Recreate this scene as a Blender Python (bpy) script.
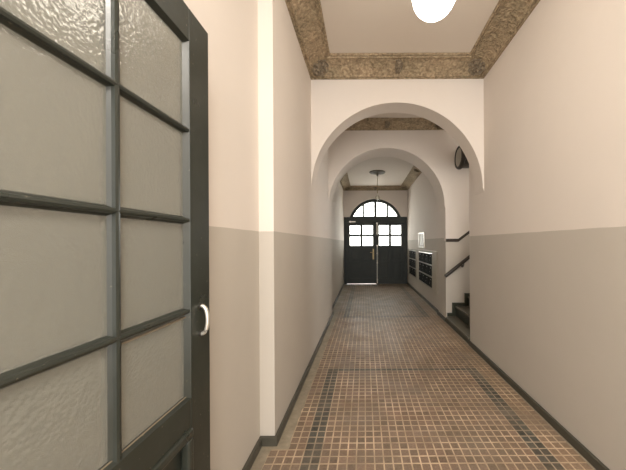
import bpy, bmesh, math, random
from mathutils import Vector, Matrix
PI = math.pi
for o in list(bpy.data.objects): bpy.data.objects.remove(o, do_unlink=True)
SC = bpy.context.scene
COL = SC.collection
random.seed(7)

# ------------------------------------------------------------------ camera
HC = 1.40
cam_d = bpy.data.cameras.new('camera'); cam = bpy.data.objects.new('camera', cam_d); COL.objects.link(cam)
cam.location = (0, 0, HC)
cam.rotation_euler = (Matrix.Rotation(PI/2, 4, 'X') @ Matrix.Rotation(math.radians(-0.30), 4, 'Z')).to_euler()
cam_d.sensor_width = 36; cam_d.sensor_fit = 'HORIZONTAL'
cam_d.lens = 268/626*36
cam_d.shift_x = -51.5/626; cam_d.shift_y = 8/626
cam_d.clip_start = 0.02
SC.camera = cam

# ------------------------------------------------------------------ light
w = bpy.data.worlds.new('sky'); SC.world = w; w.use_nodes = True
bg = w.node_tree.nodes['Background']
bg.inputs[0].default_value = (1.0, 0.975, 0.945, 1)
bg.inputs[1].default_value = 6.5
def area(name, loc, direction, sx, sy, power, color=(1, .98, .95), portal=False):
    d = bpy.data.lights.new(name, 'AREA'); d.shape = 'RECTANGLE'; d.size = sx; d.size_y = sy; d.energy = power; d.color = color
    d.cycles.is_portal = portal
    o = bpy.data.objects.new(name, d); COL.objects.link(o); o.location = loc
    o.rotation_euler = Vector(direction).to_track_quat('-Z', 'Z').to_euler(); return o
# daylight openings: the entrance behind the camera, the glazing of the street door; plus two added fills
area('entrance_daylight', (.35, -2.25, 1.75), (0, 1, 0), 2.4, 3.5, 1, portal=True)
area('stairwell_fill', (4.14, 4.2, 2.4), (-1, 0, 0), .85, 1.8, 50)  # added fill at an unseen stairwell opening, brightens the middle bay
area('street_door_daylight', (.375, 9.6, 2.1), (0, -1, 0), 2.0, 1.8, 50)
area('near_wall_fill', (.4, -.9, 3.3), (0, .15, -1), .7, .7, 85, (1, .94, .85))  # added lamp out of view, lifts the walls nearest the camera
GLOBE_STRENGTH = 13.0
SC.view_settings.view_transform = 'Standard'; SC.view_settings.look = 'None'
SC.view_settings.gamma = 1; SC.view_settings.use_curve_mapping = False
SC.view_settings.exposure = 0.06

# ------------------------------------------------------------------ material helpers
class NT:
    def __init__(s, name):
        s.m = bpy.data.materials.new(name); s.m.use_nodes = True
        s.t = s.m.node_tree; s.n = s.t.nodes; s.l = s.t.links
        s.b = s.n['Principled BSDF']; s._pos = None
    def add(s, typ, **kw):
        n = s.n.new(typ)
        for k, v in kw.items(): setattr(n, k, v)
        return n
    def put(s, sock, v):
        if isinstance(v, bpy.types.NodeSocket): s.l.new(v, sock)
        elif v is not None:
            if isinstance(v, tuple) and len(v) == 3 and sock.type == 'RGBA': v = v + (1,)
            sock.default_value = v
    def math(s, op, a, b=None, c=None):
        n = s.add('ShaderNodeMath', operation=op); s.put(n.inputs[0], a)
        if b is not None: s.put(n.inputs[1], b)
        if c is not None: s.put(n.inputs[2], c)
        return n.outputs[0]
    def pos(s):
        if not s._pos:
            tc = s.add('ShaderNodeTexCoord')
            x = s.add('ShaderNodeSeparateXYZ'); s.l.new(tc.outputs['Object'], x.inputs[0])
            s._pos = (tc.outputs['Object'], x.outputs[0], x.outputs[1], x.outputs[2])
        return s._pos
    def noise(s, scale, detail=3, rough=.5, vec=None, dist=0):
        n = s.add('ShaderNodeTexNoise'); s.l.new(vec or s.pos()[0], n.inputs['Vector'])
        n.inputs['Scale'].default_value = scale; n.inputs['Detail'].default_value = detail
        n.inputs['Roughness'].default_value = rough; n.inputs['Distortion'].default_value = dist
        return n.outputs['Fac']
    def ramp(s, f, stops):
        n = s.add('ShaderNodeValToRGB'); s.l.new(f, n.inputs[0]); e = n.color_ramp.elements
        while len(e) < len(stops): e.new(.5)
        for i, (p, c) in enumerate(stops):
            e[i].position = p; e[i].color = (c + (1,)) if isinstance(c, tuple) else (c, c, c, 1)
        return n.outputs[0]
    def mix(s, f, a, b, mode='MIX'):
        n = s.add('ShaderNodeMix', data_type='RGBA', blend_type=mode)
        s.put(n.inputs[0], f); s.put(n.inputs[6], a); s.put(n.inputs[7], b)
        return n.outputs[2]
    def rng(s, v, lo, hi):   # 1 inside [lo,hi]
        return s.math('MULTIPLY', s.math('GREATER_THAN', v, lo), s.math('LESS_THAN', v, hi))
    def bump(s, h, strength=.3, dist=.01):
        n = s.add('ShaderNodeBump'); s.l.new(h, n.inputs['Height'])
        n.inputs['Strength'].default_value = strength; n.inputs['Distance'].default_value = dist
        s.l.new(n.outputs[0], s.b.inputs['Normal'])
    def base(s, c): s.put(s.b.inputs['Base Color'], c)
    def rough(s, v): s.put(s.b.inputs['Roughness'], v)

UPPER = (0.695, 0.63, 0.565)
DADO = (0.49, 0.447, 0.388)
def varied(nt, c, amt=.06, scale=1.6):
    n = nt.noise(scale, 4, .6)
    return nt.mix(n, tuple(v*(1-amt) for v in c), tuple(min(1, v*(1+amt)) for v in c))
def wall_mat(name, line='flat'):
    t = NT(name); P, x, y, z = t.pos()
    up, da = varied(t, UPPER, .04), varied(t, DADO, .06)
    wob = t.math('MULTIPLY', t.math('SUBTRACT', t.noise(6, 2), .5), .006)
    zz = t.math('ADD', z, wob)
    if line == 'flat': lim = 1.485
    else: lim = t.math('ADD', 1.432, t.math('MULTIPLY', t.math('MAXIMUM', t.math('SUBTRACT', x, 1.66), 0), .75))
    t.base(t.mix(t.math('LESS_THAN', zz, lim), up, da))
    t.rough(.75); t.b.inputs['Specular IOR Level'].default_value = .2
    t.bump(t.noise(9, 5, .6), .12, .012)
    return t.m
def simple(name, c, rough=.5, amt=.08, scale=6, metal=0, bump=0, bscale=40):
    t = NT(name); t.base(varied(t, c, amt, scale)); t.rough(rough); t.b.inputs['Metallic'].default_value = metal
    if bump: t.bump(t.noise(bscale, 4), bump, .004)
    return t.m
M = {}
M['wall'] = wall_mat('two_tone_wall_paint'); M['wall_stair'] = wall_mat('stair_wall_paint', 'stair')
t = NT('ceiling_paint'); t.base(varied(t, (0.63, 0.56, 0.48), .05, 1.2)); t.rough(.8); t.bump(t.noise(7, 5), .1, .01); M['ceil'] = t.m
M['base'] = simple('dark_skirting_paint', (.060, .056, .042), .45, .25, 10)
M['door'] = None
t = NT('dark_green_gloss_paint')
ch = t.ramp(t.noise(60, 5, .7), [(.67, 0.0), (.69, 1.0)])
t.base(t.mix(ch, varied(t, (.024, .027, .021), .25, 5), (.22, .19, .14))); t.rough(t.ramp(t.noise(8, 3), [(.3, .26), (.7, .42)]))
t.bump(t.noise(25, 4), .12, .004); M['door'] = t.m
M['door_far'] = simple('dark_green_door_paint', (.014, .019, .015), .55, .25, 5, bump=.1)
M['iron'] = simple('blackened_iron', (.02, .018, .015), .4)
M['rail'] = simple('dark_varnished_rail', (.028, .020, .014), .35)
M['brass'] = simple('old_brass', (.36, .27, .14), .45, metal=.7)
M['steel'] = simple('pale_painted_metal', (.72, .68, .60), .3, metal=.3)
M['chrome'] = simple('polished_aluminium', (.62, .59, .52), .32, .03, metal=.7)
M['putty'] = simple('worn_putty_edge', (.20, .16, .11), .6, .3, 30)
M['white'] = simple('white_card', (.80, .78, .72), .5, .02)
M['cab'] = simple('mailbox_frame_paint', (.40, .36, .29), .45, .05)
M['black'] = simple('black_box_enamel', (.010, .011, .009), .8, .2)
M['slotmetal'] = simple('bright_flap_metal', (.50, .48, .43), .3, .05, metal=.6)
M['black'].node_tree.nodes['Principled BSDF'].inputs['Specular IOR Level'].default_value = .12
M['tread'] = simple('worn_stone_tread', (.115, .105, .078), .5, .25, 9, bump=.1)
M['riser'] = simple('dark_green_riser_paint', (.030, .034, .022), .4, .25, 9)
M['rose'] = simple('bronzed_plaster_rose', (.075, .058, .028), .6, .3, 20)

# carved plaster
t = NT('stained_carved_plaster')
P = t.pos()[0]
vo = t.add('ShaderNodeTexVoronoi', feature='SMOOTH_F1'); vo.inputs['Scale'].default_value = 34
dis = t.add('ShaderNodeMixRGB'); dis.inputs[0].default_value = .12
nz = t.add('ShaderNodeTexNoise'); nz.inputs['Scale'].default_value = 10; t.l.new(P, nz.inputs['Vector'])
t.l.new(P, dis.inputs[1]); t.l.new(nz.outputs['Color'], dis.inputs[2]); t.l.new(dis.outputs[0], vo.inputs['Vector'])
h = t.math('ADD', t.math('MULTIPLY', vo.outputs['Distance'], -1.2), t.noise(55, 4, .65))
c1 = t.ramp(t.noise(38, 6, .75), [(.32, (.22, .165, .11)), (.50, (.36, .285, .20)), (.70, (.54, .45, .335))])
c2 = t.ramp(t.noise(3.0, 4, .6), [(.3, (.78, .78, .70)), (.7, (1.12, 1.06, .98))])
recess_tone = t.ramp(vo.outputs['Distance'], [(.25, (1.15, 1.15, 1.12)), (.75, (.66, .64, .60))])  # paler on the raised cell centres, darker towards the hollows
t.base(t.mix(1.0, t.mix(1.0, c1, c2, 'MULTIPLY'), recess_tone, 'MULTIPLY')); t.rough(.8)
t.bump(h, .8, .02); M['carved'] = t.m
t = NT('dark_carved_rosette_plaster')
c1 = t.ramp(t.noise(30, 6, .75), [(.36, (.10, .075, .048)), (.52, (.21, .165, .11)), (.68, (.36, .29, .20))])
t.base(c1); t.rough(.8); t.bump(t.noise(60, 5, .7), .7, .012); M['rosette'] = t.m

# mosaic floor
TS, GX, GY = .0587, -.412, 1.935
t = NT('small_square_mosaic_tiles'); P, x, y, z = t.pos()
u = t.math('DIVIDE', t.math('SUBTRACT', x, GX), TS); v = t.math('DIVIDE', t.math('SUBTRACT', y, GY), TS)
fu, fv = t.math('FRACT', u), t.math('FRACT', v)
def grout_dist(f): return t.math('MINIMUM', f, t.math('SUBTRACT', 1.0, f))
gd = t.math('MINIMUM', grout_dist(fu), grout_dist(fv))
gw = t.math('ADD', gd, t.math('MULTIPLY', t.math('SUBTRACT', t.noise(40, 2), .5), .05))
gm = t.ramp(gw, [(.055, 1.0), (.10, 0.0)])
iu, iv = t.math('FLOOR', u), t.math('FLOOR', v)
cmb = t.add('ShaderNodeCombineXYZ'); t.l.new(iu, cmb.inputs[0]); t.l.new(iv, cmb.inputs[1])
wn = t.add('ShaderNodeTexWhiteNoise', noise_dimensions='2D'); t.l.new(cmb.outputs[0], wn.inputs['Vector'])
rv = wn.outputs['Value']
tile = t.ramp(rv, [(0, (.155, .105, .073)), (.35, (.195, .130, .092)), (.75, (.225, .146, .104)), (1, (.26, .175, .125))])
wearn = t.noise(1.7, 4, .6)
tile = t.mix(t.ramp(wearn, [(.42, 0.0), (.66, .65)]), tile, (.20, .155, .11))
tile = t.mix(t.ramp(t.noise(2.6, 3, .5), [(.55, 0.0), (.72, .5)]), tile, (.28, .160, .105))
warm = t.math('MULTIPLY', t.math('GREATER_THAN', x, 1.232), .35)
tile = t.mix(warm, tile, (.36, .25, .15))
dark = t.ramp(rv, [(0, (.030, .034, .030)), (1, (.075, .078, .068))])
inl, inr = t.rng(x, -.412, -.2946), t.rng(x, 1.1142, 1.2316)
side = t.math('MAXIMUM', inl, inr)
xin = t.rng(x, -.412, 1.2316)
near = t.math('MULTIPLY', side, t.math('LESS_THAN', y, 2.992))
row = t.math('MULTIPLY', xin, t.rng(y, 2.933, 2.992))
y5 = GY + 53*TS; y9 = GY + 118*TS
far = t.math('MULTIPLY', side, t.rng(y, y5, y9))
row5 = t.math('MULTIPLY', xin, t.rng(y, y5, y5+TS)); row9 = t.math('MULTIPLY', xin, t.rng(y, y9-TS, y9))
dm = t.math('MAXIMUM', t.math('MAXIMUM', near, row), t.math('MAXIMUM', far, t.math('MAXIMUM', row5, row9)))
wornband = t.ramp(t.noise(3.4, 3), [(.42, 1.0), (.62, .72)])
tile = t.mix(t.math('MULTIPLY', dm, wornband), tile, dark)
gcol = t.ramp(t.noise(5, 4), [(.35, (.38, .285, .19)), (.65, (.58, .45, .315))])
gcol = t.mix(t.math('MULTIPLY', dm, .55), gcol, (.22, .20, .16))
tile = t.mix(1.0, tile, t.ramp(t.noise(75, 4, .7), [(.3, (.62, .62, .62)), (.7, (1.2, 1.2, 1.2))]), 'MULTIPLY')
gcol = t.mix(1.0, gcol, t.ramp(t.noise(2.5, 3, .6), [(.35, (.8, .78, .75)), (.65, (1.15, 1.12, 1.1))]), 'MULTIPLY')
colr = t.mix(gm, tile, gcol)
edge = t.math('MULTIPLY', t.math('SUBTRACT', t.noise(9, 3), .5), .05)
xe = t.math('ADD', x, edge)
lim = t.math('SUBTRACT', -.529, t.math('MULTIPLY', t.math('LESS_THAN', y, 1.82), .1174))
cm = t.math('MAXIMUM', t.math('LESS_THAN', xe, lim), t.math('GREATER_THAN', t.math('ADD', x, t.math('MULTIPLY', edge, .3)), 1.402))
cem = t.ramp(t.noise(14, 5, .7), [(.3, (.22, .185, .13)), (.7, (.36, .31, .23))])
colr = t.mix(cm, colr, cem)
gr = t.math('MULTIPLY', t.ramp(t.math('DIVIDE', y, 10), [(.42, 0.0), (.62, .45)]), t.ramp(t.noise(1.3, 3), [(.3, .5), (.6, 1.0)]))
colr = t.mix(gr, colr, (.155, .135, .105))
sm = t.math('MULTIPLY', t.ramp(t.noise(2.2, 4, .6), [(.52, 0.0), (.68, .5)]), 1.0)
colr = t.mix(sm, colr, (.20, .165, .13))
# worn traffic film
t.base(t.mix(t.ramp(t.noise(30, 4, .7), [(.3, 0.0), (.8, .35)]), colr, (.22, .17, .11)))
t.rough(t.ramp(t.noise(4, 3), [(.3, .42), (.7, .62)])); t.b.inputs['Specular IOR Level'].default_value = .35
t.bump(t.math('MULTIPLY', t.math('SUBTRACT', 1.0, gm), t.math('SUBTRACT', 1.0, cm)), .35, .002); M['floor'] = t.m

# hammered glass of the near door
t = NT('hammered_privacy_glass')
t.base((.55, .55, .485)); t.b.inputs['Transmission Weight'].default_value = .72
t.b.inputs['Roughness'].default_value = .25; t.b.inputs['IOR'].default_value = 1.5
mp = t.add('ShaderNodeMapping'); mp.inputs['Scale'].default_value = (1, 1, 1); t.l.new(t.pos()[0], mp.inputs[0])
vo = t.add('ShaderNodeTexVoronoi', feature='SMOOTH_F1'); vo.inputs['Scale'].default_value = 120; t.l.new(mp.outputs[0], vo.inputs['Vector'])
t.bump(t.math('ADD', vo.outputs['Distance'], t.math('MULTIPLY', t.noise(30, 3), .8)), .27, .004)
t.b.inputs['Coat Weight'].default_value = .6; t.b.inputs['Coat Roughness'].default_value = .16
t.l.new(t.b.inputs['Normal'].links[0].from_socket, t.b.inputs['Coat Normal']); M['hammered'] = t.m
# thin clear window glass
def thin_glass(name, tint, refl):
    m = bpy.data.materials.new(name); m.use_nodes = True; n = m.node_tree.nodes; l = m.node_tree.links
    n.clear(); out = n.new('ShaderNodeOutputMaterial'); mx = n.new('ShaderNodeMixShader')
    tr = n.new('ShaderNodeBsdfTransparent'); tr.inputs[0].default_value = tint + (1,)
    gl = n.new('ShaderNodeBsdfGlossy'); gl.inputs['Roughness'].default_value = .08
    nt = n.new('ShaderNodeTexNoise'); nt.inputs['Scale'].default_value = 6
    bp = n.new('ShaderNodeBump'); bp.inputs['Strength'].default_value = .05
    l.new(nt.outputs[0], bp.inputs['Height']); l.new(bp.outputs[0], gl.inputs['Normal'])
    mx.inputs[0].default_value = refl
    l.new(tr.outputs[0], mx.inputs[1]); l.new(gl.outputs[0], mx.inputs[2]); l.new(mx.outputs[0], out.inputs[0])
    return m
M['pane'] = thin_glass('window_glass', (.95, .96, .94), .06)
M['bulbglass'] = thin_glass('clear_lamp_glass', (.90, .89, .84), .25)
t = NT('glowing_opal_glass'); t.base((.95, .93, .88)); t.rough(.2)
t.put(t.b.inputs['Emission Color'], (1.0, .93, .82)); t.b.inputs['Emission Strength'].default_value = GLOBE_STRENGTH
M['globe'] = t.m
M['grey_glass'] = simple('pale_frosted_face', (.42, .40, .34), .3, .05)
M['drum'] = simple('dark_brown_casing', (.022, .017, .012), .45, .2)

# ------------------------------------------------------------------ mesh helpers
def obj(name, bm, mat, parent=None, smooth=False, bevel=0, segs=2):
    me = bpy.data.meshes.new(name); bmesh.ops.recalc_face_normals(bm, faces=bm.faces); bm.to_mesh(me); bm.free()
    o = bpy.data.objects.new(name, me); COL.objects.link(o); me.materials.append(M[mat] if isinstance(mat, str) else mat)
    if smooth:
        for p in me.polygons: p.use_smooth = True
        md = o.modifiers.new('split', 'EDGE_SPLIT'); md.split_angle = math.radians(40)
    if bevel:
        md = o.modifiers.new('bevel', 'BEVEL'); md.width = bevel; md.segments = segs; md.limit_method = 'ANGLE'
    if parent:
        off = Vector(); q = parent
        while q: off += q.location; q = q.parent
        me.transform(Matrix.Translation(-off)); o.parent = parent
    return o
def box(bm, x0, x1, y0, y1, z0, z1):
    vs = [bm.verts.new((a, b, c)) for a in (x0, x1) for b in (y0, y1) for c in (z0, z1)]
    for f in ((0,1,3,2), (4,6,7,5), (0,4,5,1), (2,3,7,6), (0,2,6,4), (1,5,7,3)): bm.faces.new([vs[i] for i in f])
def boxes(*bs):
    bm = bmesh.new()
    for b in bs: box(bm, *b)
    return bm
def prism(bm, pts, axis, a, b):
    """extrude a polygon; pts are 2-D in the two other axes (order x,y,z minus axis)"""
    def mk(p, d):
        return {'x': (d, p[0], p[1]), 'y': (p[0], d, p[1]), 'z': (p[0], p[1], d)}[axis]
    A = [bm.verts.new(mk(p, a)) for p in pts]; B = [bm.verts.new(mk(p, b)) for p in pts]
    bm.faces.new(A); bm.faces.new(B[::-1]); n = len(pts)
    for i in range(n): bm.faces.new((A[i], A[(i+1) % n], B[(i+1) % n], B[i]))
def lathe(bm, prof, c, axis='z', n=32):
    rings = []
    for r, h in prof:
        ring = []
        for i in range(n):
            a = 2*PI*i/n; p = (r*math.cos(a), r*math.sin(a))
            q = {'z': (p[0], p[1], h), 'x': (h, p[0], p[1]), 'y': (p[0], h, p[1])}[axis]
            ring.append(bm.verts.new((c[0]+q[0], c[1]+q[1], c[2]+q[2])))
        rings.append(ring)
    for a, b in zip(rings, rings[1:]):
        for i in range(n): bm.faces.new((a[i], a[(i+1) % n], b[(i+1) % n], b[i]))
    for ring in (rings[0], rings[-1]): bm.faces.new(ring)
def tube(bm, pts, r, n=10):
    pts = [Vector(p) for p in pts]; rings = []
    for i, p in enumerate(pts):
        d = (pts[min(i+1, len(pts)-1)] - pts[max(i-1, 0)]).normalized()
        up = Vector((0, 0, 1)) if abs(d.z) < .9 else Vector((1, 0, 0))
        s = d.cross(up).normalized(); q = s.cross(d)
        rings.append([bm.verts.new(p + r*(math.cos(2*PI*k/n)*s + math.sin(2*PI*k/n)*q)) for k in range(n)])
    for a, b in zip(rings, rings[1:]):
        for i in range(n): bm.faces.new((a[i], a[(i+1) % n], b[(i+1) % n], b[i]))
    bm.faces.new(rings[0]); bm.faces.new(rings[-1])
def tag(o, label, cat, group=None, kind=None):
    o['label'] = label; o['category'] = cat
    if group: o['group'] = group
    if kind: o['kind'] = kind
    return o
def thing(name, label, cat, loc=(0,0,0), group=None, kind=None):
    o = bpy.data.objects.new(name, None); COL.objects.link(o); o.location = loc; o.empty_display_size = .1
    return tag(o, label, cat, group, kind)

# ------------------------------------------------------------------ dimensions
XL, XR = -.632, 1.436            # corridor walls
XLN = -.735                      # left wall before its step
XLF, XRF = -.70, 1.462           # far bay
Y1, Y1B = 3.21, 3.46             # near arch wall
Y2, Y2B = 4.74, 5.22             # far arch wall
YE = 9.10
YS = 3.665                       # near edge of stair opening
Z1, Z2, Z3 = 3.49, 3.50, 3.29
TOP = 3.62
S = 'structure'

# ------------------------------------------------------------------ structure
fl = obj('floor', boxes((-1.0, 4.2, -2.4, 9.4, -.12, 0)), 'floor'); tag(fl, 'floor of small square brown mosaic tiles with dark border bands', 'floor', kind=S)
wl = obj('wall_left', boxes((XLN-.2, XLN, -2.2, 1.868, 0, TOP), (XLN, XL, -2.2, 1.868, 3.25, TOP),
    (XLN-.2, XL, 1.868, Y2B, 0, TOP), (XLF-.2, XLF, Y2B, YE+.25, 0, TOP)), 'wall')
tag(wl, 'left corridor wall with cream top, grey dado and small step', 'wall', kind=S)
NY0, NY1, NZ0, NZ1 = 5.50, 8.86, .40, 1.20
wr = obj('wall_right', boxes((XR, XR+.25, -2.2, YS, 0, TOP), (XR, XR+.25, Y2+.1, Y2B, 0, TOP),
    (XR, XR+.25, YS, Y2, 3.40, TOP)), 'wall')
wrf = obj('wall_right_far', boxes((XRF, XRF+.25, Y2B, NY0, 0, TOP), (XRF, XRF+.25, NY1, YE+.25, 0, TOP),
    (XRF, XRF+.25, NY0, NY1, 0, NZ0), (XRF, XRF+.25, NY0, NY1, NZ1, TOP), (XRF+.16, XRF+.25, NY0, NY1, NZ0, NZ1)), 'wall')
tag(wrf, 'right wall of the far bay holding the mailboxes', 'wall', kind=S)
tag(wr, 'right corridor wall with cream top and grey dado beside the stair opening', 'wall', kind=S)

def arch_wall(name, x0, x1, y0, y1, cx, cz, r, top, label, n=64):
    bm = bmesh.new()
    arc = [(cx + r*math.cos(PI - PI*i/n), cz + r*math.sin(PI - PI*i/n)) for i in range(n+1)]
    up = [(x0 + (x1-x0)*i/n, top) for i in range(n+1)]
    arc[0] = (x0, cz-.001)
    a0 = [bm.verts.new((p[0], y0, p[1])) for p in arc]; a1 = [bm.verts.new((p[0], y1, p[1])) for p in arc]
    u0 = [bm.verts.new((p[0], y0, p[1])) for p in up]; u1 = [bm.verts.new((p[0], y1, p[1])) for p in up]
    for i in range(n):
        bm.faces.new((a0[i], a0[i+1], u0[i+1], u0[i])); bm.faces.new((a1[i], u1[i], u1[i+1], a1[i+1]))
        bm.faces.new((a0[i], a1[i], a1[i+1], a0[i+1])); bm.faces.new((u0[i], u0[i+1], u1[i+1], u1[i]))
    # springing end on the right runs down into the wall with a slim taper
    e0 = bm.verts.new((x1, y0, cz-.05)); e1 = bm.verts.new((x1, y1, cz-.05))
    bm.faces.new((a0[-1], e0, u0[-1])); bm.faces.new((a1[-1], u1[-1], e1))
    bm.faces.new((a0[-1], a1[-1], e1, e0)); bm.faces.new((u0[-1], e0, e1, u1[-1])); bm.faces.new((a0[0], u0[0], u1[0], a1[0]))
    return tag(obj(name, bm, 'wall'), label, 'archway', kind=S)
arch_wall('wall_near_arch', XL, XR, Y1, Y1B, .394, 2.055, 1.026, TOP, 'nearer cross wall with round archway over the corridor')
arch_wall('wall_far_arch', XL, XR, Y2, Y2B, .394, 2.055, 1.026, TOP, 'farther cross wall with round archway before the street door')
for o in (bpy.data.objects['wall_near_arch'], bpy.data.objects['wall_far_arch']):
    for p in o.data.polygons: p.use_smooth = True
    md = o.modifiers.new('split', 'EDGE_SPLIT'); md.split_angle = math.radians(30)

# end wall with segmental opening
DC = .375; DXL, DXR = -.685, 1.435; DZT = 2.285
seg_cz = 1.975; seg_r = .925
def arc_pts(r, z0, cx=DC, cz=seg_cz, n=40):
    a = math.asin((z0-cz)/r)
    return [(cx + r*math.cos(PI-a-(PI-2*a)*i/n), cz + r*math.sin(PI-a-(PI-2*a)*i/n)) for i in range(n+1)]
ar = arc_pts(seg_r, DZT)
bm = bmesh.new(); n = len(ar)-1
poly_low = [(XLF, DZT)] + ar + [(XRF, DZT)]
m_ = len(poly_low)
for i in range(m_-1):
    p, q = poly_low[i], poly_low[i+1]
    s0, s1 = i/(m_-1), (i+1)/(m_-1)
    P = [(p[0], p[1]), (q[0], q[1]), (XLF+(XRF-XLF)*s1, TOP), (XLF+(XRF-XLF)*s0, TOP)]
    A = [bm.verts.new((a, YE, b)) for a, b in P]; B = [bm.verts.new((a, YE+.25, b)) for a, b in P]
    bm.faces.new(A); bm.faces.new(B[::-1]); bm.faces.new((A[0], B[0], B[1], A[1])); bm.faces.new((A[2], B[2], B[3], A[3]))
bmesh.ops.remove_doubles(bm, verts=bm.verts, dist=1e-5)
tag(obj('wall_end', bm, 'wall'), 'far end wall above the dark street door', 'wall', kind=S)

# stairwell shell
tag(obj('wall_stair', boxes((XR, 4.0, Y2, Y2+.1, 0, TOP)), 'wall_stair'), 'stairwell wall with handrail facing down the corridor', 'wall', kind=S)
tag(obj('wall_stair_near', boxes((XR+.25, 4.0, YS-.12, YS, 0, TOP)), 'wall_stair'), 'near side wall of the stairwell hidden behind the corridor wall', 'wall', kind=S)
tag(obj('wall_stair_end', boxes((4.0, 4.1, YS-.12, Y2+.1, 0, 1.5), (4.0, 4.1, YS-.12, Y2+.1, 3.3, TOP),
    (4.0, 4.1, YS-.12, YS+.15, 1.5, 3.3), (4.0, 4.1, Y2-.15, Y2+.1, 1.5, 3.3)), 'wall_stair'), 'end wall of the stairwell round an unseen opening added for light', 'wall', kind=S)
for nm, b, lb in (('ceiling', (XL, XR, -2.2, Y1, Z1, Z1+.13), 'ceiling of the nearest bay with the lit globe'),
              ('ceiling', (XL, XR, Y1B, Y2, Z2, Z2+.12), 'ceiling of the short bay between both arches'),
              ('ceiling', (XLF, XRF, Y2B, YE, Z3, Z3+.33), 'ceiling of the far bay with the plaster rose'),
              ('ceiling', (XR+.25, 4.0, YS, Y2, 3.5, TOP), 'ceiling of the stairwell')):
    tag(obj(nm, boxes(b), 'ceil'), lb, 'ceiling', kind=S)

# baseboards
H = .062
tag(obj('baseboard_left', boxes((XLN, XLN+.022, -2.2, 1.846, 0, H), (XLN, XL+.022, 1.846, 1.868, 0, H), (XL, XL+.022, 1.868, Y2B, 0, H),
    (XLF, XL+.022, Y2B, Y2B+.02, 0, H), (XLF, XLF+.022, Y2B+.02, YE-.03, 0, H)), 'base', bevel=.004), 'low dark skirting strip along the left wall', 'skirting', kind=S)
tag(obj('baseboard_right', boxes((XR-.022, XR, -2.2, YS, 0, H), (XR-.022, XR, Y2, Y2B, 0, H), (XR-.022, XRF, Y2B, Y2B+.02, 0, H),
    (XRF-.022, XRF, Y2B+.02, YE-.03, 0, H)), 'base', bevel=.004), 'low dark skirting strip along the right wall', 'skirting', kind=S)

# cornices
def cornice(name, x0, x1, y0, y1, zc, h, label, W=.262):
    root = None
    prof = [(0, h), (0, -.0), (.016, -.004), (.020, .010), (.030, .010), (.034, .004), (.044, .008), (.048, .020), (.052, .026)]
    k = 8
    for i in range(1, k):   # shallow cove
        f = i/k; prof.append((.052 + (W-.04-.052)*f, .026 + (h-.026-.026)*f + .012*math.sin(PI*f)))
    prof += [(W-.04, h-.026), (W-.038, h-.034), (W-.028, h-.034), (W-.024, h-.016), (W-.012, h-.020), (W-.002, h-.014), (W, h)]
    bm = bmesh.new(); rings = []
    for wv, hz in prof:
        z = zc - h + hz
        rings.append([bm.verts.new(p) for p in ((x0+wv, y0+wv, z), (x1-wv, y0+wv, z), (x1-wv, y1-wv, z), (x0+wv, y1-wv, z))])
    for a, b in zip(rings, rings[1:]):
        for i in range(4): bm.faces.new((a[i], a[(i+1) % 4], b[(i+1) % 4], b[i]))
    o = obj(name, bm, 'carved'); tag(o, label, 'cornice', kind=S)
    def relief(nm, c, nrm, r, kind):
        bm = bmesh.new(); nrm = Vector(nrm).normalized()
        q = nrm.to_track_quat('Z', 'Y').to_matrix().to_4x4(); q.translation = Vector(c)
        R, N = 14, 48; prev = None; ctr = bm.verts.new((0, 0, .045 if kind == 'rosette' else .03))
        for i in range(1, R+1):
            f = i/R; ring = []
            for j in range(N):
                a = 2*PI*j/N
                if kind == 'rosette':
                    rr = r*f*(1+.09*abs(math.cos(4*a))*f)
                    hh = .035*math.cos(f*PI*.5)**.6 + .010*math.cos(8*a)*math.sin(f*PI) + .009*math.cos(f*PI*5)
                    x_, y_ = rr*math.cos(a), rr*math.sin(a)
                else:
                    x_ = r*.55*f*math.cos(a)*(1+.12*math.cos(3*a)); y_ = r*f*math.sin(a)
                    hh = .028*math.cos(f*PI*.5)**.7 + .008*math.cos(6*a)*f + .006*math.cos(f*PI*4)
                if i == R: hh = -.02
                ring.append(bm.verts.new((x_, y_, hh)))
            for j in range(N):
                if prev: bm.faces.new((prev[j], prev[(j+1) % N], ring[(j+1) % N], ring[j]))
                else: bm.faces.new((ctr, ring[j], ring[(j+1) % N]))
            prev = ring
        bm.faces.new(prev)
        bm.transform(q); return obj(nm, bm, 'rosette', o, smooth=True)
    cw, cz = W*.52, zc - h*.52
    for sx, xx in ((1, x0), (-1, x1)):
        for sy, yy in ((1, y0), (-1, y1)):
            relief('corner_rosette', (xx+sx*cw, yy+sy*cw, cz), (sx*.45, sy*.45, -1), .105, 'rosette')
    ym, xm = (y0+y1)/2, (x0+x1)/2
    for c, nn in (((xm, y1-cw, cz), (0, -.5, -1)), ((xm, y0+cw, cz), (0, .5, -1)), ((x0+cw, ym, cz), (.5, 0, -1)), ((x1-cw, ym-.35*(y1-y0 > 3.5), cz), (-.5, 0, -1))):
        relief('cartouche', c, nn, .085, 'cart')
    return o
cornice('trim_1', XL, XR, -.08, Y1, Z1, .13, 'carved brown plaster cornice round the nearest ceiling')
cornice('trim_2', XL, XR, Y1B, Y2, Z2, .11, 'carved brown plaster cornice seen through the nearer arch', W=.24)
cornice('trim_3', XLF, XRF, Y2B, YE, Z3, .11, 'carved brown plaster cornice in front of the street door', W=.25)
# dado stripe on the stair wall
bm = bmesh.new(); th = .055
sp = [(XR+.004, 1.412), (1.66, 1.412), (3.2, 1.412+1.54*.75)]
for (a, b), (c, d) in zip(sp, sp[1:]):
    prism(bm, [(a, b), (c, d), (c, d+th), (a, b+th)], 'y', Y2-.006, Y2)
tag(obj('trim_4', bm, 'rail'), 'dark painted band bending upward on the stairwell wall', 'wall band', kind=S)
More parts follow.
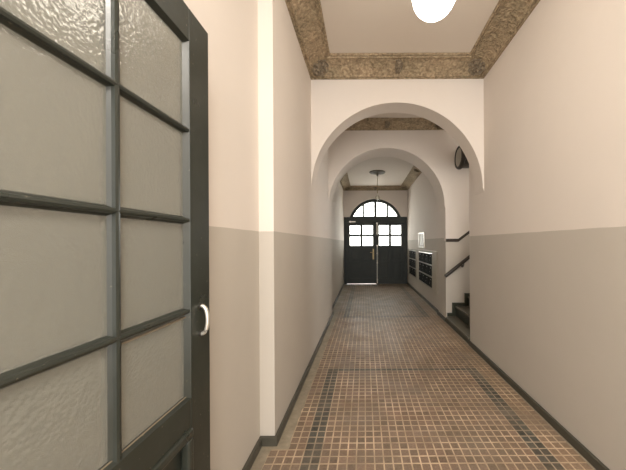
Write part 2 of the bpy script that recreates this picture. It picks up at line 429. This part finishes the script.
# stair skirting
Z_T = [.105, .285, .45, .615, .78, .945]; X_T = [1.410, 1.59, 1.81, 2.03, 2.25, 2.47]
bm = bmesh.new()
for i in range(6):
    xa = X_T[i]; xb = X_T[i+1] if i < 5 else 4.0
    z = Z_T[i]; box(bm, xa + (.03 if i else .045), xb+.03, Y2-.018, Y2, z, z+.055)
    if i < 5: box(bm, xb-.05, xb+.03, Y2-.018, Y2, z+.055, Z_T[i+1]+.055)
tag(obj('trim_5', bm, 'riser'), 'dark stepped skirting climbing the stairwell wall', 'skirting', kind=S)

# hinge post of the near door
tag(obj('trim_6', boxes((XLN, -.59, .10, .246, 0, 2.32)), 'door', bevel=.004), 'dark hinge post of the open glazed door', 'door post', kind=S)

# ------------------------------------------------------------------ street door at the far end
d1 = thing('door_1', 'dark green double street door with bright panes under an arched fanlight', 'door', (DC, YE+.05, 0), kind=S)
FD0, FD1 = YE+.02, YE+.12      # frame depth
bm = bmesh.new()
box(bm, XLF+.002, -.60, FD0, FD1, 0, DZT); box(bm, 1.35, XRF-.002, FD0, FD1, 0, DZT)
box(bm, -.60, 1.35, FD0-.02, FD1, 2.09, DZT)     # transom
obj('door_frame', bm, 'door_far', d1, bevel=.008)
# arched fanlight frame
bm = bmesh.new(); ro, ri = .917, .825; A0 = arc_pts(ro, DZT); A1 = arc_pts(ri, DZT)
for i in range(len(A0)-1):
    P = [A0[i], A0[i+1], A1[i+1], A1[i]]; prism(bm, P, 'y', FD0, FD1)
for xx, ww in ((DC, .042), (DC-.41, .030), (DC+.41, .030)):
    zt = seg_cz + math.sqrt(ri*ri-(xx-DC)**2)
    box(bm, xx-ww, xx+ww, FD0+.01, FD1-.01, DZT, zt+.02)
box(bm, DC-.89, DC+.89, FD0+.005, FD1, DZT, DZT+.022)
obj('fanlight_frame', bm, 'door_far', d1)
bm = bmesh.new(); prism(bm, arc_pts(ri+.02, DZT), 'y', FD0+.045, FD0+.05); obj('fanlight_glass', bm, 'pane', d1)
def leaf(xa, xb, label, zb=.018):
    y0, y1 = FD0+.025, FD0+.07
    lf = bmesh.new()
    st = .105; wz0, wz1, wzm = 1.31, 2.00, 1.66; mw = .040
    xm = (xa+xb)/2
    box(lf, xa, xa+st, y0, y1, zb, 2.095); box(lf, xb-st, xb, y0, y1, zb, 2.095)
    box(lf, xa+st, xb-st, y0, y1, wz1, 2.095); box(lf, xa+st, xb-st, y0, y1, wz0-.11, wz0)
    box(lf, xa+st, xb-st, y0, y1, zb, .20); box(lf, xa+st, xb-st, y0, y1, .70, .78)
    box(lf, xm-mw*1.2, xm+mw*1.2, y0+.001, y1-.001, .20, .70); box(lf, xm-mw*1.2, xm+mw*1.2, y0+.001, y1-.001, .78, wz0-.11)
    box(lf, xm-mw, xm+mw, y0+.005, y1-.005, wz0, wz1); box(lf, xa+st, xb-st, y0+.007, y1-.007, wzm-.036, wzm+.036)
    o = obj('door_leaf', lf, 'door_far', d1); o['label'] = label
    bm = bmesh.new()
    for (pa, pb) in ((xa+st, xm-mw*1.2), (xm+mw*1.2, xb-st)):
        for (za, zb) in ((.20, .70), (.78, wz0-.11)):
            box(bm, pa, pb, y0+.018, y1-.01, za, zb); box(bm, pa+.05, pb-.05, y0+.008, y0+.018, za+.05, zb-.05)
    obj('door_panel', bm, 'door_far', o, bevel=.006)
    obj('glass_panes', boxes((xa+st, xb-st, y0+.02, y0+.025, wz0, wz1)), 'pane', o)
    return o
L1 = leaf(-.602, .39, 'left leaf with brass handle plate'); L2 = leaf(.392, 1.352, 'right leaf with pale bolt rod', .002)
bm = boxes((.275, .325, FD0+.017, FD0+.025, .84, 1.20)); bm2 = bmesh.new()
obj('handle_plate', bm, 'brass', L1, bevel=.003)
tube(bm2, [(.30, FD0+.02, 1.08), (.30, FD0-.03, 1.08), (.285, FD0-.035, 1.08), (.19, FD0-.035, 1.08)], .010); obj('lever', bm2, 'brass', L1, smooth=True)
bm = bmesh.new(); tube(bm, [(.43, FD0+.012, .03), (.43, FD0+.012, 1.30)], .016); tube(bm, [(.43, FD0+.012, 1.68), (.43, FD0+.012, 2.06)], .016)
for z in (.12, .70, 1.02, 1.28, 1.72, 2.04): box(bm, .41, .45, FD0+.002, FD0+.026, z, z+.05)
obj('bolt_rod', bm, 'steel', L2, smooth=True)
bm = boxes((.385, .40, FD0-.0, FD0+.03, .02, 2.08)); obj('meeting_strip', bm, 'door_far', L2)
# pale closer on the left of the transom
obj('door_closer', boxes((-.52, -.30, FD0-.06, FD0-.02, 2.105, 2.14), (-.50, -.46, FD0-.07, FD0-.02, 2.095, 2.15)), 'steel', d1, bevel=.004)

# ------------------------------------------------------------------ open glazed door near the camera
XD0, XD1 = -.662, -.622
d2 = thing('door_2', 'open dark green door with eight hammered glass panes and pale pull handle', 'door', (-.64, .25, 0), kind=S)
YA, YB = .25, 1.075; PA, PB = .372, .957; PM = .680
ZS = [.86, 1.160, 1.484, 1.805, 2.125]
bm = boxes((XD0, XD1, YA, PA, .012, 2.243), (XD0, XD1, PB, YB, .012, 2.243), (XD0, XD1, PA, PB, 2.125, 2.243),
           (XD0, XD1, PA, PB, .745, .850), (XD0, XD1, PA, PB, .012, .15))
obj('door_frame', bm, 'door', d2, bevel=.003)
def bead(bm, horiz, c, a, b, w_=.017, x0=XD0+.004, x1=XD1-.001):
    """a glazing bar whose room side is rounded to a narrow nose"""
    prof = [(x0, -w_), (x1-.018, -w_), (x1-.010, -w_*.55), (x1-.002, -w_*.42), (x1, 0), (x1-.002, w_*.42), (x1-.010, w_*.55), (x1-.018, w_), (x0, w_)]
    if horiz: prism_pts = [(px, c+pw) for px, pw in prof]; prism(bm, prism_pts, 'y', a, b)
    else: prism(bm, [(px, c+pw) for px, pw in prof], 'z', a, b)
bm = bmesh.new()
bead(bm, False, PM, ZS[0]-.011, ZS[-1], .0155)
for z in ZS[1:-1]:
    bead(bm, True, z, PA, PB, .0145)
obj('glazing_bars', bm, 'door', d2)
# glazing moulding round the panes (sloped inner edges)
bm = bmesh.new()
def slope_frame(bm, y0, y1, z0, z1, wd, xa, xb):
    o_ = [(y0, z0), (y1, z0), (y1, z1), (y0, z1)]; i_ = [(y0+wd, z0+wd), (y1-wd, z0+wd), (y1-wd, z1-wd), (y0+wd, z1-wd)]
    A = [bm.verts.new((xb, *p)) for p in o_]; B = [bm.verts.new((xa, *p)) for p in i_]; C_ = [bm.verts.new((xa, *p)) for p in o_]
    for k in range(4):
        q = (k+1) % 4
        bm.faces.new((A[k], A[q], B[q], B[k])); bm.faces.new((B[k], B[q], C_[q], C_[k])); bm.faces.new((A[k], C_[k], C_[q], A[q]))
slope_frame(bm, PA, PB, ZS[0]-.011, ZS[-1], .012, XD1-.018, XD1-.002)
obj('glazing_moulding', bm, 'door', d2)
obj('putty_line', boxes((XD1-.02, XD1-.012, PA, PB, ZS[0]-.008, ZS[0]-.001), (XD1-.02, XD1-.012, PM+.02, PB, ZS[1]-.022, ZS[1]-.018)), 'putty', d2)
obj('glass_panes', boxes((-.645, -.640, PA, PB, .85, 2.125)), 'hammered', d2)
bm = bmesh.new(); box(bm, XD0+.010, XD1-.020, PA, PB, .15, .745)
box(bm, XD0+.008, XD1-.012, PA+.09, PB-.09, .24, .655)
o = obj('lower_panel', bm, 'door', d2, bevel=.004)
bm = boxes((XD1-.020, XD1+.012, PA, PB, .715, .748), (XD1-.020, XD1+.012, PA, PB, .147, .18),
    (XD1-.020, XD1+.012, PA, PA+.03, .18, .715), (XD1-.020, XD1+.012, PB-.03, PB, .18, .715))
obj('panel_moulding', bm, 'door', d2, bevel=.009, segs=3)
# pull handle
bm = bmesh.new(); hp = []
for i in range(17):
    a = PI*i/16; hp.append((XD1 + .027*math.sin(a)**.7, 1.014, 1.113 + .053*math.cos(a)))
tube(bm, hp, .0072, 12); obj('pull_handle', bm, 'chrome', d2, smooth=True)
bm = bmesh.new()
for z in (1.166, 1.060): lathe(bm, [(.012, 0), (.012, .003), (.008, .006)], (XD1-.001, 1.014, z), 'x', 16)
obj('handle_rose', bm, 'iron', d2, smooth=True)

# ------------------------------------------------------------------ lamps
def globe_lamp():
    c = (.424, 1.6); zc = 2.885; r = .131
    t = thing('globe_lamp', 'lit white opal globe lamp hanging in the nearest bay', 'lamp', (c[0], c[1], Z1))
    bm = bmesh.new(); N = 24
    prof = [(r*math.sin(PI*i/N) if 0 < i < N else .002, -r*math.cos(PI*i/N)) for i in range(N-1)]
    lathe(bm, prof, (c[0], c[1], zc), 'z', 40); obj('globe', bm, 'globe', t, smooth=True)
    bm = bmesh.new(); lathe(bm, [(.055, .112), (.058, .12), (.05, .15), (.02, .17), (.012, .18)], (c[0], c[1], zc), 'z', 24)
    obj('gallery', bm, 'brass', t, smooth=True)
    bm = bmesh.new(); tube(bm, [(c[0], c[1], zc+.17), (c[0], c[1], Z1-.03)], .008); obj('rod', bm, 'brass', t, smooth=True)
    bm = bmesh.new(); lathe(bm, [(.012, -.05), (.03, -.045), (.06, -.015), (.062, 0)], (c[0], c[1], Z1), 'z', 24); obj('canopy', bm, 'brass', t, smooth=True)
globe_lamp()
def far_lamp():
    c = (.352, 7.15)
    t = thing('pendant_lamp', 'small clear glass pendant on a thin rod below a bronze ceiling rose', 'lamp', (c[0], c[1], Z3))
    bm = bmesh.new(); prof = [(.215, 0), (.215, -.012), (.20, -.022), (.185, -.018), (.16, -.03), (.13, -.028), (.11, -.042), (.06, -.05), (.03, -.075), (.022, -.10), (.008, -.115)]
    lathe(bm, prof, (c[0], c[1], Z3), 'z', 40)
    o = obj('ceiling_rose', bm, 'rose', t, smooth=True)
    bm = bmesh.new(); tube(bm, [(c[0], c[1], Z3-.10), (c[0], c[1], 2.70)], .009, 8); obj('rod', bm, 'brass', t, smooth=True)
    bm = bmesh.new(); lathe(bm, [(.010, .0), (.022, -.01), (.024, -.06), (.012, -.065)], (c[0], c[1], 2.72), 'z', 16); obj('socket', bm, 'steel', t, smooth=True)
    bm = bmesh.new(); lathe(bm, [(.024, -.04), (.03, -.055), (.055, -.09), (.062, -.13), (.045, -.165), (.004, -.175)], (c[0], c[1], 2.72), 'z', 24); obj('glass_shade', bm, 'bulbglass', t, smooth=True)
    bm = bmesh.new(); lathe(bm, [(.010, -.065), (.016, -.085), (.022, -.11), (.016, -.13), (.002, -.138)], (c[0], c[1], 2.72), 'z', 16); obj('bulb', bm, 'white', t, smooth=True)
far_lamp()
# drum fixture in the stairwell
c = (1.60, 4.50, 2.83)
t = thing('drum_light', 'round drum fixture with pale face and dark casing high in stairwell', 'light fixture', c)
bm = bmesh.new(); lathe(bm, [(.150, -.012), (.158, -.024), (.186, -.020), (.198, .0), (.198, .03), (.178, .04), (.178, .42), (.165, .44)], c, 'x', 48); obj('casing', bm, 'drum', t, smooth=True)
bm = bmesh.new(); lathe(bm, [(.100, -.020), (.152, -.012), (.160, .0), (.160, .010)], c, 'x', 48); obj('face', bm, 'grey_glass', t, smooth=True)
obj('wall_bracket', boxes((1.70, 1.90, 4.66, Y2, 2.78, 2.88)), 'drum', t, bevel=.005)

# ------------------------------------------------------------------ staircase
t = thing('staircase', 'dark stone stairs rising to the right from the corridor', 'stairs', (1.43, (YS+Y2)/2, 0))
for i in range(6):
    xa = X_T[i]; xb = X_T[i+1] if i < 5 else 3.98; z = Z_T[i]; zb = Z_T[i-1] if i else 0
    xr = xb + .03
    st = obj('step', boxes((xa+.015, xr if i < 5 else xb, YS+.002, Y2-.02, zb+.001, z-.032)), 'riser', t)
    bm = bmesh.new(); pts = [(xa, YS+.004)]
    r = .07
    if i == 0:
        pts += [(xa, Y2-.02-r)] + [(xa+r-r*math.cos(a), Y2-.02-r+r*math.sin(a)) for a in [PI/2*k/8 for k in range(1, 9)]]
    else: pts += [(xa, Y2-.02)]
    pts += [(xr if i < 5 else xb, Y2-.02), (xr if i < 5 else xb, YS+.004)]
    prism(bm, pts, 'z', z-.032, z); obj('tread', bm, 'tread', st, bevel=.006)
t = thing('handrail', 'dark wooden handrail sloping up the stairwell wall', 'handrail', (1.5, Y2-.06, .8))
bm = bmesh.new(); d = Vector((1, 0, .79)).normalized(); p0 = Vector((1.40, Y2-.075, .812)); p1 = p0 + d*2.6
tube(bm, [p0, p0+d*.02, p1-d*.02, p1], .030, 14); obj('rail', bm, 'rail', t, smooth=True)
for k in (.42, 1.35, 2.2):
    p = p0 + d*k; bm = bmesh.new(); tube(bm, [p+Vector((0, 0, -.02)), p+Vector((0, .01, -.07)), (p.x, Y2-.02, p.z-.09), (p.x, Y2, p.z-.09)], .009)
    lathe(bm, [(.024, -.006), (.024, 0)], (p.x, Y2, p.z-.09), 'y', 16); obj('bracket', bm, 'iron', t, smooth=True)

# ------------------------------------------------------------------ mailboxes
cab = thing('mailbox_cabinet', 'pale grey mailbox surround built into right wall near the street door', 'cabinet', (XRF, 7.1, .4))
FX0, FX1 = XRF-.022, XRF-.0008
BY = [(5.74, 7.20, 4), (7.56, 8.76, 3)]; BZ0, BZ1 = .405, 1.178
bm = bmesh.new()
box(bm, FX0, FX1, 5.36, 5.74, .36, 1.215); box(bm, FX0, FX1, 7.20, 7.56, .36, 1.215); box(bm, FX0, FX1, 8.76, 8.92, .36, 1.215)
for a, b, _ in BY: box(bm, FX0, FX1, a, b, .36, .405); box(bm, FX0, FX1, a, b, 1.178, 1.215)
# niche back is the wall: the surround's face only skims the plaster
obj('surround', bm, 'cab', cab, bevel=.003)
bm = bmesh.new(); box(bm, FX0-.012, FX1, 5.35, 8.93, 1.215, 1.228); obj('top_ledge', bm, 'steel', cab)
rows = ['top', 'middle', 'bottom']
posn = {4: ['nearest the archway', 'second from the archway', 'third from the archway', 'farthest from the archway'],
        3: ['nearest the archway', 'in the centre column', 'nearest the street door']}
proto = None; protochildren = []
for bi, (ya, yb, nc) in enumerate(BY):
    cw = (yb-ya)/nc; rh = (BZ1-BZ0)/3
    for ci in range(nc):
        for ri_ in range(3):
            y = ya + cw*(ci+.5); z = BZ1 - rh*(ri_+1)
            lab = 'black mailbox in %s bank, %s row, %s' % (('nearer', 'farther')[bi], rows[ri_], posn[nc][ci])
            grp = 'black wall mailboxes'
            if proto is None or (bi == 1 and ci == 0 and ri_ == 0):
                hw = cw/2-.004; w0 = (XRF, y, z)
                proto = thing('mailbox', lab, 'mailbox', w0, grp)
                ch = []
                ch.append(obj('body', boxes((XRF+.010, XRF+.155, y-hw, y+hw, z+.002, z+rh-.002)), 'black', proto))
                ch.append(obj('door', boxes((XRF-.006, XRF+.010, y-hw+.008, y+hw-.008, z+.012, z+rh-.040)), 'black', proto, bevel=.003))
                bm = bmesh.new(); prism(bm, [(XRF+.010, z+rh-.004), (XRF-.012, z+rh-.010), (XRF-.016, z+rh-.026), (XRF-.010, z+rh-.026), (XRF+.010, z+rh-.014)], 'y', y-hw+.004, y+hw-.004)
                # prism for axis y takes (x,z)
                ch.append(obj('flap', bm, 'slotmetal', proto))
                ch.append(obj('name_plate', boxes((XRF-.009, XRF-.006, y-.04, y+.02, z+rh-.085, z+rh-.073)), 'slotmetal', proto))
                bm = bmesh.new(); lathe(bm, [(.005, -.010), (.006, -.006), (.006, .0)], (XRF, y+.08, z+.09), 'x', 12); ch.append(obj('lock', bm, 'slotmetal', proto))
                protochildren = ch; pc = Vector(w0)
            else:
                r_ = proto.copy(); COL.objects.link(r_); r_.location = (XRF, y, z); tag(r_, lab, 'mailbox', grp)
                for cobj in protochildren:
                    q = cobj.copy(); COL.objects.link(q); q.parent = r_
t = thing('notice_frame', 'pale framed notice with white sheet above the mailboxes', 'notice', (XRF, 6.78, 1.46))
bm = bmesh.new(); y0, y1, z0, z1 = 6.46, 7.10, 1.27, 1.66; x0 = XRF-.03
for b in ((x0, XRF, y0, y0+.035, z0, z1), (x0, XRF, y1-.035, y1, z0, z1), (x0, XRF, y0+.035, y1-.035, z0, z0+.035), (x0, XRF, y0+.035, y1-.035, z1-.035, z1)): box(bm, *b)
obj('frame', bm, 'steel', t, bevel=.003); obj('mount', boxes((x0+.018, XRF, y0+.035, y1-.035, z0+.035, z1-.035)), 'cab', t)
obj('sheet', boxes((x0+.012, x0+.018, y0+.16, y1-.16, z0+.06, z1-.06)), 'white', t)
